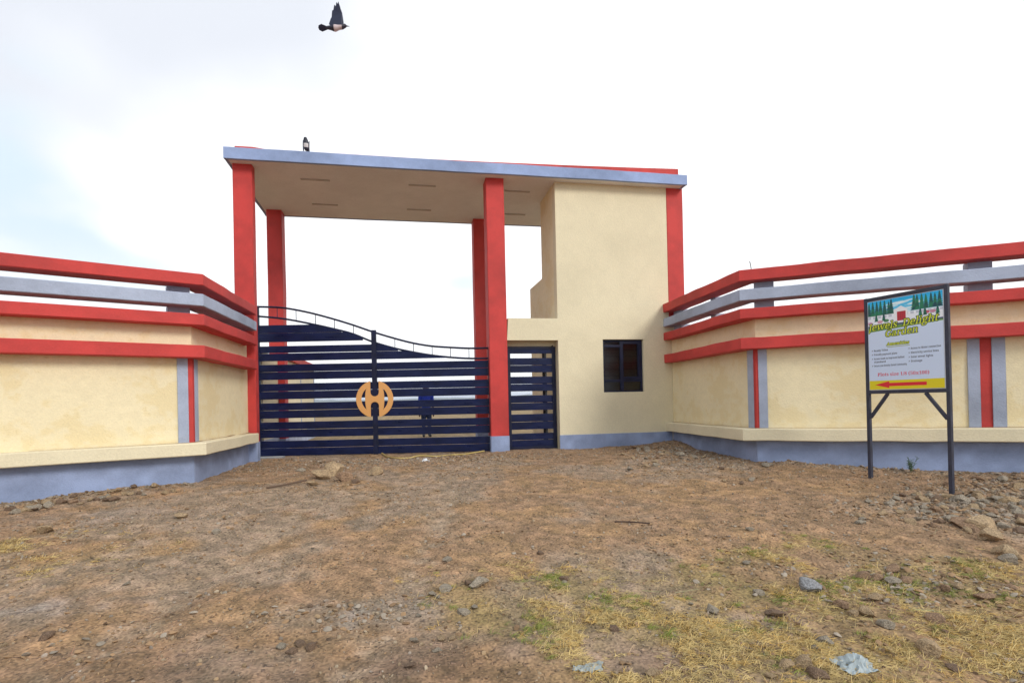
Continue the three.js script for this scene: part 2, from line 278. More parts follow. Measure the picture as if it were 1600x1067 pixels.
// ------------------------------------------------------------------ gatehouse
const RL = -2.882, RR = 5.634, RF = 0.213, RB = -2.758, RS = 5.204, RT = 5.403, zt = -0.023, TL = 2.973, TR = 5.289;
const gh = thing('gatehouse', 'flat-roofed cream gatehouse with tall red columns and overhanging canopy', 'gatehouse', [1.5, 0, -1.2]);
{
  const col = (x0, x1, z0, z1, foot, label) => {
    const c = part(gh, 'column', pillar(x0, x1, z0, z1, foot ?? -0.2, RS + 0.06), M.red, false, label);
    if (foot) part(c, 'column_base', pillar(x0 - 0.006, x1 + 0.006, z0 - 0.006, z1 + 0.006, -0.25, foot), M.greyBlue);
    return c;
  };
  col(-2.805, -2.487, -0.2, 0, 0.385); col(1.624, 1.969, -0.345, 0, 0.346);
  col(-2.77, -2.463, -2.67, -2.321, 0.3); col(1.684, 2.03, -2.71, -2.364, 0.3);
  part(gh, 'column', pillar(TR + 0.003, 5.647, zt - 0.35, zt + 0.004, 2.603, RS + 0.06), M.red);
  // roof: white soffit slab, grey fascia round it, red upstand set back on top
  const roof = part(gh, 'roof', bx(RL + 0.05, RR - 0.05, RS + 0.006, RT - 0.02, RB + 0.05, RF - 0.05), M.soffit, false, 'white painted roof slab');
  part(roof, 'fascia', mergeGeometries([
    sweep([[RL, RF], [RR, RF]], 1, 0, 0.06, RS, RT, 0.006, 0.008, 0.22), sweep([[RL, RB], [RR, RB]], -1, 0, 0.06, RS, RT, 0.006, 0.008, 0.22),
    sweep([[RL, RB + 0.061], [RL, RF - 0.061]], 1, 0, 0.06, RS + 0.001, RT - 0.001, 0.006, 0.003, 0.22), sweep([[RR, RB + 0.061], [RR, RF - 0.061]], -1, 0, 0.06, RS + 0.001, RT - 0.001, 0.006, 0.003, 0.22)].map(boxUV)), M.fascia, false, 'pale blue-grey fascia');
  // upstand, higher towards the tower
  const prof = [[-2.78, 5.556], [-2.5, 5.558], [-2.3, 5.535], [0.5, 5.535], [1.6, 5.548], [3.2, 5.58], [4.6, 5.615], [5.61, 5.645]];
  const s = new THREE.Shape(); s.moveTo(-2.78, RT - 0.015); prof.forEach(p => s.lineTo(...p)); s.lineTo(5.61, RT - 0.015);
  const up = new THREE.ExtrudeGeometry(s, { depth: 0.12, bevelEnabled: true, bevelSize: 0.006, bevelThickness: 0.006, bevelSegments: 1 }); up.translate(0, 0, -0.23);
  part(roof, 'parapet', up, M.red, false, 'low red upstand along the roof edge');
  for (const [x, z] of [[-1.51, -0.536], [0.464, -0.541], [2.352, -0.585], [-1.504, -1.854], [0.443, -1.921], [2.557, -1.941]])
    part(roof, 'ceiling_slot', rbx(x - 0.26, x + 0.26, RS - 0.012, RS + 0.004, z - 0.022, z + 0.022, 0.004), M.slot);
  // tower walls
  const WX0 = 3.881, WX1 = 4.727, WY0 = 1.131, WY1 = 2.169;
  const f = new THREE.Shape([[1.972, 2.152], [2.0, 2.572], [TL, 2.572], [TL, RS + 0.05], [TR, RS + 0.05], [TR, 2.6], [5.40, 2.6], [5.40, -0.3], [TL, -0.3], [TL, 2.152]].map(p => new THREE.Vector2(...p)));
  const hole = new THREE.Path([[WX0, WY0], [WX1, WY0], [WX1, WY1], [WX0, WY1]].map(p => new THREE.Vector2(...p))); f.holes.push(hole);
  const fw = new THREE.ExtrudeGeometry(f, { depth: 0.2, bevelEnabled: false }); fw.translate(0, 0, zt - 0.2);
  part(gh, 'front_wall', fw, M.creamSmooth, false, 'smooth cream front wall of the tower');
  const sideWall = (x0, zf) => { const p = new THREE.Shape([[-zf, -0.3], [2.3, -0.3], [2.3, 3.59], [1.19, 3.59], [1.166, 3.61], [1.166, RS + 0.04], [-zf, RS + 0.04]].map(q => new THREE.Vector2(...q))); const g = new THREE.ExtrudeGeometry(p, { depth: 0.18, bevelEnabled: false }); g.rotateY(Math.PI / 2); g.translate(x0, 0, 0); return g; };
  part(gh, 'side_wall', sideWall(TL + 0.002, zt - 0.2), M.cream); part(gh, 'side_wall', sideWall(5.40, zt - 0.352), M.cream);
  part(gh, 'back_wall', bx(TL + 0.183, 5.40, -0.3, 3.585, -2.298, -2.12), M.cream);
  part(gh, 'back_wall', bx(TL + 0.183, 5.40, 3.46, RS + 0.03, -1.164, -1.0), M.cream);
  part(gh, 'flat_roof', bx(TL + 0.183, 5.40, 3.44, 3.582, -2.119, -1.165), M.concrete);
  part(gh, 'ceiling', bx(TL + 0.183, 5.40, 2.62, 2.72, -2.119, zt - 0.201), M.soffit);
  part(gh, 'plinth', sweep([[TL - 0.004, zt], [5.31, zt]], 1, 0.008, 0.03, -0.25, 0.322, 0.004, 0.003), M.greyBlue, false, 'blue-grey painted plinth under the tower');
  part(gh, 'lintel', bx(1.975, TL - 0.001, 2.06, 2.565, -0.45, -0.26), M.creamSmooth);
  part(gh, 'drain_pipe', tube([[TL - 0.03, 0, -1.08], [TL - 0.03, 2.5, -1.08]], 0.03, 1, 8, false), M.dark, false, 'black vertical pipe on the side wall');
  // window
  const wz = zt - 0.06, fr = 0.045;
  const win = part(gh, 'window', mergeGeometries([rbx(WX0, WX1, WY1 - fr, WY1, wz - 0.05, wz, 0.004), rbx(WX0, WX1, WY0, WY0 + fr * 0.7, wz - 0.05, wz, 0.004), rbx(WX0, WX0 + fr, WY0 + fr * 0.7, WY1 - fr, wz - 0.05, wz, 0.004), rbx(WX1 - fr, WX1, WY0 + fr * 0.7, WY1 - fr, wz - 0.05, wz, 0.004)].map(boxUV)), M.navyFrame, false, 'small navy steel window');
  const mx = 4.29, ty = WY0 + 0.225;
  part(win, 'mullion', rbx(mx - 0.035, mx + 0.035, WY0 + 0.03, WY1 - fr, wz - 0.045, wz + 0.004, 0.004), M.navyFrame);
  part(win, 'transom', rbx(WX0 + fr, mx - 0.035, ty - 0.025, ty + 0.025, wz - 0.045, wz + 0.002, 0.004), M.navyFrame);
  part(win, 'transom', rbx(mx + 0.035, WX1 - fr, ty - 0.025, ty + 0.025, wz - 0.045, wz + 0.002, 0.004), M.navyFrame);
  part(win, 'sash', mergeGeometries([rbx(WX0 + fr, mx - 0.035, WY1 - 0.15, WY1 - 0.105, wz - 0.05, wz + 0.006, 0.004), rbx(mx + 0.036, WX1 - fr - 0.001, WY1 - 0.085, WY1 - fr - 0.001, wz - 0.04, wz + 0.012, 0.004), rbx(WX1 - fr - 0.055, WX1 - fr - 0.001, ty + 0.08, WY1 - 0.086, wz - 0.04, wz + 0.012, 0.004), rbx(mx + 0.036, WX1 - fr - 0.001, ty + 0.026, ty + 0.079, wz - 0.04, wz + 0.012, 0.004)].map(boxUV)), M.navyFrame);
  for (const [a, b, c, d] of [[WX0 + fr, mx - 0.035, WY0 + 0.03, ty - 0.025], [mx + 0.035, WX1 - fr, WY0 + 0.03, ty - 0.025], [WX0 + fr, mx - 0.035, ty + 0.025, WY1 - 0.15], [WX0 + fr, mx - 0.035, WY1 - 0.105, WY1 - fr], [mx + 0.035, WX1 - fr, ty + 0.025, WY1 - fr]])
    part(win, 'pane', bx(a, b, c, d, wz - 0.03, wz - 0.026), M.glass);
  for (let k = 0; k < 6; k++) part(win, 'security_bar', bar([WX0 + 0.02, ty + 0.1 + k * 0.13, wz - 0.09], [WX1 - 0.02, ty + 0.1 + k * 0.13, wz - 0.09], 0.012), M.navyFrame);
}

// ------------------------------------------------------------------ boundary walls
const unit = (a, b) => { const d = Math.hypot(b[0] - a[0], b[1] - a[1]); return [(b[0] - a[0]) / d, (b[1] - a[1]) / d]; };
function boundaryWall(label, E, V, Fp, ext, side, y, wallLine, posts, strips, startPost, endZ) {
  const u = unit(V, Fp), far = [Fp[0] + u[0] * ext, Fp[1] + u[1] * ext], line = [E, V, far];
  const t = thing('boundary_wall', label, 'wall', [V[0], 0, V[1]]);
  const wu = unit(wallLine[1], wallLine[2]), wfar = [wallLine[2][0] + wu[0] * ext, wallLine[2][1] + wu[1] * ext], wl = [wallLine[0], wallLine[1], wfar];
  const D = 0.30;
  part(t, 'wall_panel', sweep(wl, side, 0, 0.15, y.LDb + 0.01, y.T3b + 0.03, 0.004, 0.006, 0.2, 6), M.cream, false, 'weathered cream plaster');
  part(t, 'plinth', sweep(wl, side, 0.012, 0.17, -0.5, y.LDb + 0.012, 0.004, 0.008, 0.2, 3), M.greyBlue, false, 'blue-grey painted plinth');
  part(t, 'ledge', sweep(line, side, 0, D, y.LDb, y.LDa, 0.01, 0.007, 0.16), M.creamSmooth, false, 'projecting cream ledge');
  part(t, 'band', sweep(line, side, 0, D, y.T4b, y.T4a, 0.008, 0.007, 0.16), M.red, false, 'projecting red band');
  part(t, 'coping', sweep(line, side, 0, D, y.T3b, y.T3a, 0.008, 0.007, 0.16), M.red, false, 'red coping');
  part(t, 'rail', sweep(line, side, 0, D, y.T2b, y.T2a, 0.008, 0.009, 0.16), M.greyRail, false, 'grey concrete rail');
  part(t, 'rail', sweep(line, side, 0, D, y.T1b, y.T1a, 0.008, 0.009, 0.16), M.red, false, 'red top rail');
  part(t, 'washed_soil', sweep(wl, side, 0.03, 0.06, y.LDa - 0.01, y.LDa + 0.004, 0.003, 0.01, 0.11), M.soil, false, 'thin line of washed-down soil on the ledge');
  // short posts that carry the rails
  for (const [p, q] of posts) for (const [a, b] of [[y.T3a - 0.01, y.T2b + 0.01], [y.T2a - 0.01, y.T1b + 0.01]])
    part(t, 'post', sweep([p, q], side, -0.035, 0.19, a, b, 0.006, 0.003, 0.3), M.greyRail);
  for (const [pts, m, o] of strips) part(t, 'pilaster_strip', sweep(pts, side, o, o + 0.03, y.LDa - 0.008, y.T4b + 0.012, 0.004, 0.003, 0.2, 4), m);
  return t;
}
const along = (a, u, s) => [a[0] + u[0] * s, a[1] + u[1] * s];
{
  const y = { T1a: 2.715, T1b: 2.567, T2a: 2.456, T2b: 2.299, T3a: 2.195, T3b: 2.05, T4a: 1.795, T4b: 1.635, LDa: 0.549, LDb: 0.39 };
  const E = [-2.421, 0.15], V = [-2.482, 2.562], Fp = [-4.219, 3.425];
  const wl = [[-2.625, 0.004], [-2.683, 2.432], [-4.308, 3.246]];
  const u2 = unit(wl[1], wl[2]), u1 = unit(wl[1], wl[0]), C = wl[1];
  const L = boundaryWall('cream wall with red bands and open rails beside the sliding gate', E, V, Fp, 7, -1, y, wl,
    [[along(C, u2, 0.25), along(C, u2, 0.0)].reverse(), [along(C, u2, 2.74), along(C, u2, 2.99)], [along(C, u2, 5.48), along(C, u2, 5.73)], [along(C, u1, 2.1), along(C, u1, 2.38)].reverse(), [along(C, u1, 1.15), along(C, u1, 1.3)].reverse()],
    [[[along(C, u2, 0.045), along(C, u2, 0.165)], M.greyRail, 0.018], [[along(C, u1, 0.16), along(C, u1, 0.045)], M.greyRail, 0.018], [[along(C, u1, 0.044), C, along(C, u2, 0.044)], M.red, 0.012],
      [[along(C, u2, 2.70), along(C, u2, 2.83)], M.greyRail, 0.018], [[along(C, u2, 2.831), along(C, u2, 2.955)], M.red, 0.006], [[along(C, u2, 2.956), along(C, u2, 3.09)], M.greyRail, 0.018]]);
}
{
  const y = { T1a: 2.87, T1b: 2.703, T2a: 2.579, T2b: 2.414, T3a: 2.294, T3b: 2.143, T4a: 1.859, T4b: 1.69, LDa: 0.506, LDb: 0.33 };
  const E = [5.169, zt + 0.002], V = [4.964, 2.872], Fp = [7.722, 4.705];
  const wl = [[5.335, zt + 0.006], [5.235, 2.83], [7.828, 4.545]];
  const u2 = unit(wl[1], wl[2]), u1 = unit(wl[1], wl[0]), C = wl[1];
  boundaryWall('cream wall with red bands and open rails behind the sign board', E, V, Fp, 6, 1, y, wl,
    [[along(C, u2, 0.0), along(C, u2, 0.27)], [along(C, u2, 2.62), along(C, u2, 2.88)], [along(C, u2, 5.3), along(C, u2, 5.56)], [along(C, u1, 2.8), along(C, u1, 2.5)], [along(C, u1, 1.35), along(C, u1, 1.2)]],
    [[[along(C, u2, 0.03), along(C, u2, 0.15)], M.greyRail, 0.018], [[along(C, u1, 0.2), along(C, u1, 0.05)], M.greyRail, 0.018], [[along(C, u1, 0.049), C, along(C, u2, 0.029)], M.red, 0.012],
      [[along(C, u2, 2.575), along(C, u2, 2.705)], M.greyRail, 0.018], [[along(C, u2, 2.706), along(C, u2, 2.832)], M.red, 0.004], [[along(C, u2, 2.833), along(C, u2, 2.975)], M.greyRail, 0.018]]);
}
{ const m = part(scene, numbered('reinforcing_bar'), tube([[5.15, 2.84, 2.9], [5.14, 2.93, 2.9], [5.12, 3.0, 2.905]], 0.006, 6, 5), M.dark, true); m.userData = { label: 'short dark reinforcing bar sticking up from the red top rail', category: 'bar' }; }
// wall inside the compound, running back from the left columns
{
  const t = thing('inner_wall', 'low cream wall with red coping running back behind the sliding gate', 'wall', [-2.7, 0, -3.5]);
  for (const [a, b] of [[-0.97, -2.318], [-2.675, -5.0], [-5.06, -7.2]]) {
    part(t, 'wall_panel', sweep([[-2.6, a], [-2.6, b]], 1, 0, 0.15, 0.35, 2.05, 0.004, 0.005, 0.3, 3), M.creamSmooth);
    part(t, 'plinth', sweep([[-2.6, a], [-2.6, b]], 1, 0.01, 0.17, -0.3, 0.352, 0.004, 0.005, 0.3), M.greyRail);
  }
  part(t, 'coping', sweep([[-2.6, -2.675], [-2.6, -7.25]], 1, 0.09, 0.33, 2.052, 2.2, 0.006, 0.005, 0.3), M.red);
  for (const z of [-5.03, -7.23]) part(t, 'post', pillar(-2.76, -2.585, z - 0.03, z + 0.03, -0.2, 2.05), M.greyRail);
}

// ------------------------------------------------------------------ sliding gate (local x runs along the gate)
{
  const t = thing('sliding_gate', 'navy steel slatted gate with curved top and orange emblem', 'gate', [-2.62, 0, -0.87], undefined, -9.94 * Math.PI / 180);
  const up = [[-0.054, 2.887], [0.43, 2.857], [0.877, 2.77], [1.313, 2.649], [1.75, 2.507], [2.128, 2.368], [2.54, 2.235], [2.89, 2.139], [3.242, 2.075], [3.592, 2.044], [3.941, 2.021], [4.319, 2.019]];
  const lo = [[-0.016, 2.704], [0.438, 2.651], [0.987, 2.538], [1.393, 2.439], [1.747, 2.339], [2.109, 2.185], [2.536, 2.05], [2.887, 1.968], [3.238, 1.902], [3.588, 1.856], [3.937, 1.828], [4.315, 1.822]];
  const at = (c, x) => { for (let i = 0; i < c.length - 1; i++) if (x <= c[i + 1][0]) { const k = (x - c[i][0]) / (c[i + 1][0] - c[i][0]); return c[i][1] + (c[i + 1][1] - c[i][1]) * k; } return c[c.length - 1][1]; };
  const stile = (x0, x1, y0, y1, n) => part(t, n, rbx(x0, x1, y0, y1, -0.06, 0.004, 0.004), M.navyFrame, true);
  stile(-0.07, -0.012, 0.03, 2.9, 'stile'); stile(2.098, 2.186, 0.05, 2.4, 'center_post'); stile(4.297, 4.352, 0.04, 2.03, 'stile');
  const railG = c => { const p = c.map(q => [q[0], q[1], -0.03]); return tube(p, 0.019, 60, 8); };
  part(t, 'arch_rail', railG(up), M.navyFrame, true); part(t, 'arch_rail', railG(lo), M.navyFrame, true);
  for (const x of [0.333, 0.686, 1.049, 1.405, 1.762, 2.538, 2.889, 3.241, 3.589, 3.939]) part(t, 'baluster', bar([x, at(lo, x), -0.03], [x, at(up, x), -0.03], 0.012), M.navyFrame, true);
  const board = (x0, x1, y0, y1, dz, n = 1) => {
    // board cut off by the lower arch rail where that runs through it
    const pts = [[x0, y0]]; const N = 26; let any = false; const top = [];
    for (let i = 0; i <= N; i++) { const x = x0 + (x1 - x0) * i / N, c = at(lo, x) - 0.01, yy = Math.min(y1, c); if (yy > y0 + 0.006) { top.push([x, yy]); any = true; } }
    if (!any) return; const full = top.every(p => p[1] === y1) && top.length === N + 1;
    let g;
    if (full) g = rbx(x0, x1, y0, y1, -0.035 + dz, dz, 0.004);
    else { const last = top[top.length - 1]; pts.push([last[0], y0], ...top.reverse()); const s = new THREE.Shape(pts.map(p => new THREE.Vector2(...p))); g = new THREE.ExtrudeGeometry(s, { depth: 0.03, bevelEnabled: true, bevelSize: 0.003, bevelThickness: 0.003, bevelSegments: 1 }); g.translate(0, 0, dz - 0.034); }
    part(t, 'board', g, M.navy, true);
  };
  const bottoms = [2.212, 1.85, 1.496, 1.128, 0.77, 0.407, 0.062], tops = [2.525, 2.132, 1.782, 1.42, 1.057, 0.697, 0.342];
  for (const [x0, x1] of [[-0.011, 2.097], [2.187, 4.296]]) for (let k = 0; k < 7; k++) {
    if (k === 0 && x0 > 1) continue;
    const mid = (bottoms[k] + tops[k]) / 2 + 0.004;
    board(x0, x1, mid + (k < 2 ? 0.008 : 0.003), tops[k], -0.008 + rr(-0.0015, 0.0015)); board(x0, x1, bottoms[k], mid - 0.003, 0.002 + rr(-0.0015, 0.0015));
  }
  // emblem: a disc cut into an H with two crescent slots
  const R = 0.347, ch = 0.08, bh = 0.05, s = new THREE.Shape(), ya = Math.sqrt(R * R - ch * ch), a0 = Math.asin(ya / R);
  s.moveTo(ch, -ya); s.absarc(0, 0, R, -a0, a0, false);
  s.lineTo(ch, bh + 0.07); s.absarc(0, bh + 0.08, ch, -0.1, -Math.PI + 0.1, true); s.lineTo(-ch, ya);
  s.absarc(0, 0, R, Math.PI - a0, Math.PI + a0, false);
  s.lineTo(-ch, -bh - 0.07); s.absarc(0, -bh - 0.08, ch, Math.PI - 0.1, 0.1, true); s.lineTo(ch, -ya);
  for (const q of [1, -1]) {
    const h = new THREE.Path(), b = 0.95, n = 14, r = 0.252, inner = 0.178, pts = [];
    for (let i = 0; i <= n; i++) { const a = -b + 2 * b * i / n; pts.push([q * r * Math.cos(a), r * Math.sin(a)]); }
    for (let i = n - 1; i > 0; i--) { const a = -b + 2 * b * i / n, k = Math.cos(a / b * Math.PI / 2), rx = r * Math.cos(a) - (r - inner) * k; pts.push([q * rx, r * Math.sin(a)]); }
    h.setFromPoints(pts.map(p => new THREE.Vector2(...p))); s.holes.push(h);
  }
  const e = new THREE.ExtrudeGeometry(s, { depth: 0.012, bevelEnabled: true, bevelSize: 0.002, bevelThickness: 0.002, bevelSegments: 1, curveSegments: 32 }); e.translate(2.147, 1.093, 0.014);
  part(t, 'emblem', e, M.emblem, true, 'orange round H-shaped emblem');
}
// ------------------------------------------------------------------ pedestrian gate
{
  const t = thing('pedestrian_gate', 'narrow navy slatted gate between the red column and the tower', 'gate', [2.47, 0, -0.193]);
  const X0 = 1.985, X1 = 2.962, z1 = -0.193, box = (a, b, c, d, f = 0) => rbx(a, b, c, d, z1 - 0.04 + f, z1 + f, 0.004);
  part(t, 'frame', mergeGeometries([box(X0, X0 + 0.075, 0.065, 2.047), box(X1 - 0.07, X1, 0.065, 2.047), box(X0 + 0.075, X1 - 0.07, 1.995, 2.047, -0.002), box(X0 + 0.075, X1 - 0.07, 0.065, 0.11, -0.002)].map(boxUV)), M.navyFrame);
  const pan = [[1.911, 1.994], [1.548, 1.826], [1.184, 1.466], [0.815, 1.103], [0.443, 0.739], [0.111, 0.367]];
  for (const [a, b] of pan) { const m = b - a < 0.1 ? a : (a + b) / 2; if (m > a) part(t, 'board', box(X0 + 0.076, X1 - 0.071, a, m - 0.003, -0.004), M.navy); part(t, 'board', box(X0 + 0.076, X1 - 0.071, m + 0.003, b, -0.013), M.navy); }
  part(t, 'latch', bar([X1 - 0.19, 0.2, z1 - 0.05], [X1 - 0.19, 1.95, z1 - 0.05], 0.03), M.dark);
  part(t, 'hinge', tube([[X1 - 0.11, 2.03, z1 + 0.012], [X1 - 0.05, 2.065, z1 + 0.012]], 0.012, 1, 6, false), M.dark);
}
// threshold under the left end of the gate
{ const m = part(scene, 'concrete_sill', sweep([[-2.75, -0.5], [-2.15, -0.42]], 1, 0, 0.12, -0.1, 0.085, 0.01, 0.012, 0.1), M.concrete, true); m.userData = { label: 'short pale concrete sill under the end of the sliding gate', category: 'sill' }; m.name = numbered('concrete_sill'); }

// ------------------------------------------------------------------ sign board
{
  const L = [5.92, 4.17], R = [6.10, 5.10], c = [(L[0] + R[0]) / 2, (L[1] + R[1]) / 2], th = Math.atan2(-(R[1] - L[1]), R[0] - L[0]);
  const t = thing('sign_board', 'printed plot advertisement on two dark steel posts with a red arrow', 'sign', [c[0], 0, c[1]], undefined, th);
  const w = 0.4736, pw = 0.022;
  for (const [s, foot] of [[-1, -0.3], [1, -0.35]]) part(t, 'post', rbx(s * w - pw, s * w + pw, foot, 2.215, -0.022, 0.022, 0.006), M.steel, true);
  part(t, 'frame_bar', rbx(-w + pw, w - pw, 2.165, 2.212, -0.02, 0.022, 0.005), M.steel, true);
  part(t, 'frame_bar', rbx(-w + pw, w - pw, 0.985, 1.03, -0.02, 0.022, 0.005), M.steel, true);
  for (const s of [-1, 1]) part(t, 'brace', bar([s * (w - pw), 0.68, 0], [s * (w - 0.25), 0.985, 0], 0.035), M.steel, true);
  const cw = 1024, chh = 1300, cv = document.createElement('canvas'); cv.width = cw; cv.height = chh; const g = cv.getContext('2d');
  const wg = g.createLinearGradient(0, 0, 0, 440); wg.addColorStop(0, '#0fb2ee'); wg.addColorStop(0.45, '#7fd4f6'); wg.addColorStop(1, '#dfeaf4');
  g.fillStyle = '#d3e2fb'; g.fillRect(0, 0, cw, chh); g.fillStyle = wg; g.fillRect(0, 0, cw, 420);
  g.fillStyle = 'rgba(255,255,255,0.55)'; const r2 = mulberry(5);
  for (let i = 0; i < 26; i++) { g.beginPath(); g.ellipse(300 + r2() * 420, 60 + r2() * 180, 40 + r2() * 90, 6 + r2() * 12, -0.1, 0, 7); g.fill(); }
  g.fillStyle = '#f1f5fc'; g.fillRect(0, 215, cw, 170); g.fillStyle = '#c9cfdd'; for (let i = 0; i < 14; i++) g.fillRect(i * 76, 222, 46, 36);
  const fir = (x, y, h) => { for (let i = 0; i < 7; i++) { const yy = y - h + h * i / 7, ww = 10 + 40 * (i + 1) / 7 * (h / 190); g.fillStyle = ['#145c4c', '#1d7a56', '#0f4a55'][Math.floor(r2() * 3)]; g.beginPath(); g.moveTo(x, yy - 12); g.lineTo(x - ww, yy + h / 5); g.lineTo(x + ww, yy + h / 5); g.fill(); } };
  for (const x of [20, 75, 135, 190, 250, 310, 345]) fir(x, 205, 165 + r2() * 40);
  for (const x of [660, 700, 760, 815, 880, 930, 985]) fir(x, 200, 165 + r2() * 55);
  g.fillStyle = '#f4f5f8'; g.beginPath(); g.moveTo(380, 170); g.lineTo(480, 120); g.lineTo(570, 175); g.lineTo(570, 330); g.lineTo(380, 330); g.fill();
  g.fillStyle = '#c22d3c'; g.fillRect(425, 200, 120, 130); g.strokeStyle = '#7d1a28'; g.lineWidth = 4; for (let i = 1; i < 5; i++) { g.beginPath(); g.moveTo(425 + i * 24, 200); g.lineTo(425 + i * 24, 330); g.stroke(); }
  for (const [x, y, k] of [[30, 320, '#d9a6c6'], [180, 312, '#d7a0b4'], [820, 262, '#cf5f77'], [900, 262, '#c98aa4'], [270, 305, '#4f8a5c']]) { g.fillStyle = k; g.beginPath(); g.ellipse(x, y, 40, 22, 0, 0, 7); g.fill(); }
  for (const x of [125, 235, 740, 800, 960]) fir(x, 295, 105);
  g.fillStyle = '#4b5876'; g.fillRect(0, 358, cw, 34); g.fillStyle = '#6d9a48'; g.beginPath(); g.moveTo(0, 392); g.lineTo(cw, 380); g.lineTo(cw, 400); g.lineTo(0, 452); g.fill();
  const ttl = (s, x, y, px, font) => { g.font = font.replace('#', px); g.textAlign = 'center'; g.lineJoin = 'round'; g.lineWidth = px * 0.15; g.strokeStyle = '#2c4a1c'; g.strokeText(s, x, y); g.fillStyle = '#e8f03a'; g.fillText(s, x, y); };
  g.save(); g.translate(480, 415); g.rotate(-0.035); ttl('Jewels  Delight', 0, 0, 138, 'italic #px serif'); g.restore();
  g.save(); g.translate(470, 530); g.rotate(-0.035); ttl('Garden', 0, 0, 130, 'italic #px serif'); g.restore();
  ttl('Amenities', 420, 668, 62, 'italic bold #px serif'); g.fillStyle = '#8b9a20'; g.fillRect(270, 686, 320, 8);
  g.textAlign = 'left'; g.fillStyle = '#23283c'; g.font = 'bold 40px sans-serif';
  const put = (s, x, y, mw) => { g.fillText('>', x, y); const m = g.measureText(s).width, k = Math.min(1, mw / m); g.save(); g.translate(x + 32, y); g.scale(k, 1); g.fillText(s, 0, 0); g.restore(); };
  put('Ready Titles', 42, 742, 210); put('Friendly payment plans', 42, 800, 340); put('Access roads to improved ballast', 42, 862, 440); g.fillText('standard', 76, 908); put('Secure Low Density Gated Community', 42, 965, 470);
  put('Access to Water connection', 568, 752, 390); put('Electricity service lines', 568, 812, 360); put('Solar street lights', 568, 872, 290); put('Drainage', 568, 930, 150);
  g.fillStyle = '#d3213a'; g.textAlign = 'center'; g.font = 'bold 66px serif'; g.fillText('Plots size 1/8 (50x100)', 480, 1105);
  g.fillStyle = '#e6d51c'; g.fillRect(0, 1170, cw, chh - 1170); g.fillStyle = '#df2430'; g.beginPath(); g.moveTo(80, 1232); g.lineTo(290, 1184); g.lineTo(290, 1208); g.lineTo(800, 1208); g.lineTo(800, 1256); g.lineTo(290, 1256); g.lineTo(290, 1282); g.fill();
  const tx = new THREE.CanvasTexture(cv); tx.colorSpace = THREE.SRGBColorSpace; tx.needsUpdate = true;
  const back = part(t, 'panel', rbx(-w + pw + 0.002, w - pw - 0.002, 1.031, 2.164, -0.012, 0.016, 0.002), std([0.7, 0.72, 0.78], { roughness: 0.6 }), true, 'white backing sheet');
  const pg = new THREE.PlaneGeometry(2 * (w - pw) - 0.02, 1.118); const pm = new THREE.Mesh(pg, new THREE.MeshStandardMaterial({ map: tx, roughness: 0.45 })); pm.name = 'print'; pm.position.set(0, 1.598, 0.0195); pm.userData.label = 'printed poster with yellow title and red arrow'; back.add(pm);
}

// ------------------------------------------------------------------ soft bodies: smooth union of tapered capsules
function sdfMesh(bones, min, max, cell, k, colorOf) {
  const ext = Math.max(max[0] - min[0], max[1] - min[1], max[2] - min[2]) / 2 + cell * 3, res = Math.min(110, Math.ceil(ext * 2 / cell)), ce = [0, 1, 2].map(i => (min[i] + max[i]) / 2);
  const mc = new MarchingCubes(res, new THREE.MeshStandardMaterial(), false, false, 60000); mc.isolation = 0; mc.reset();
  const B = bones.map(([a, b, r0, r1]) => { const d = [b[0] - a[0], b[1] - a[1], b[2] - a[2]]; return { a, d, l: d[0] ** 2 + d[1] ** 2 + d[2] ** 2 || 1e-9, r0, r1 }; });
  const half = res / 2;
  for (let z = 0; z < res; z++) for (let y = 0; y < res; y++) for (let x = 0; x < res; x++) {
    const p = [ce[0] + (x - half) / half * ext, ce[1] + (y - half) / half * ext, ce[2] + (z - half) / half * ext]; let s = 0;
    for (const b of B) { const q = [p[0] - b.a[0], p[1] - b.a[1], p[2] - b.a[2]], t = clamp((q[0] * b.d[0] + q[1] * b.d[1] + q[2] * b.d[2]) / b.l), dd = Math.hypot(q[0] - b.d[0] * t, q[1] - b.d[1] * t, q[2] - b.d[2] * t) - (b.r0 + (b.r1 - b.r0) * t); s += Math.exp(-Math.min(dd, 1) / k); }
    mc.field[x + y * res + z * res * res] = s > 1e-30 ? k * Math.log(s) : -1;
  }
  mc.update();
  const n = mc.count, pos = new Float32Array(n * 3), nor = new Float32Array(n * 3), col = colorOf ? new Float32Array(n * 3) : null;
  for (let i = 0; i < n; i++) { for (let q = 0; q < 3; q++) { pos[i * 3 + q] = ce[q] + mc.positionArray[i * 3 + q] * ext; } if (col) col.set(colorOf(pos[i * 3], pos[i * 3 + 1], pos[i * 3 + 2]), i * 3); }
  const g = new THREE.BufferGeometry(); g.setAttribute('position', new THREE.BufferAttribute(pos, 3)); if (col) g.setAttribute('color', new THREE.BufferAttribute(col, 3));
  const gg = mergeVertices(g, 1e-5); gg.computeVertexNormals(); return gg;
}
function raw(parent, name, geo, mat, label) { const m = new THREE.Mesh(geo, mat); m.name = name; m.castShadow = m.receiveShadow = true; if (label) m.userData.label = label; parent.add(m); return m; }

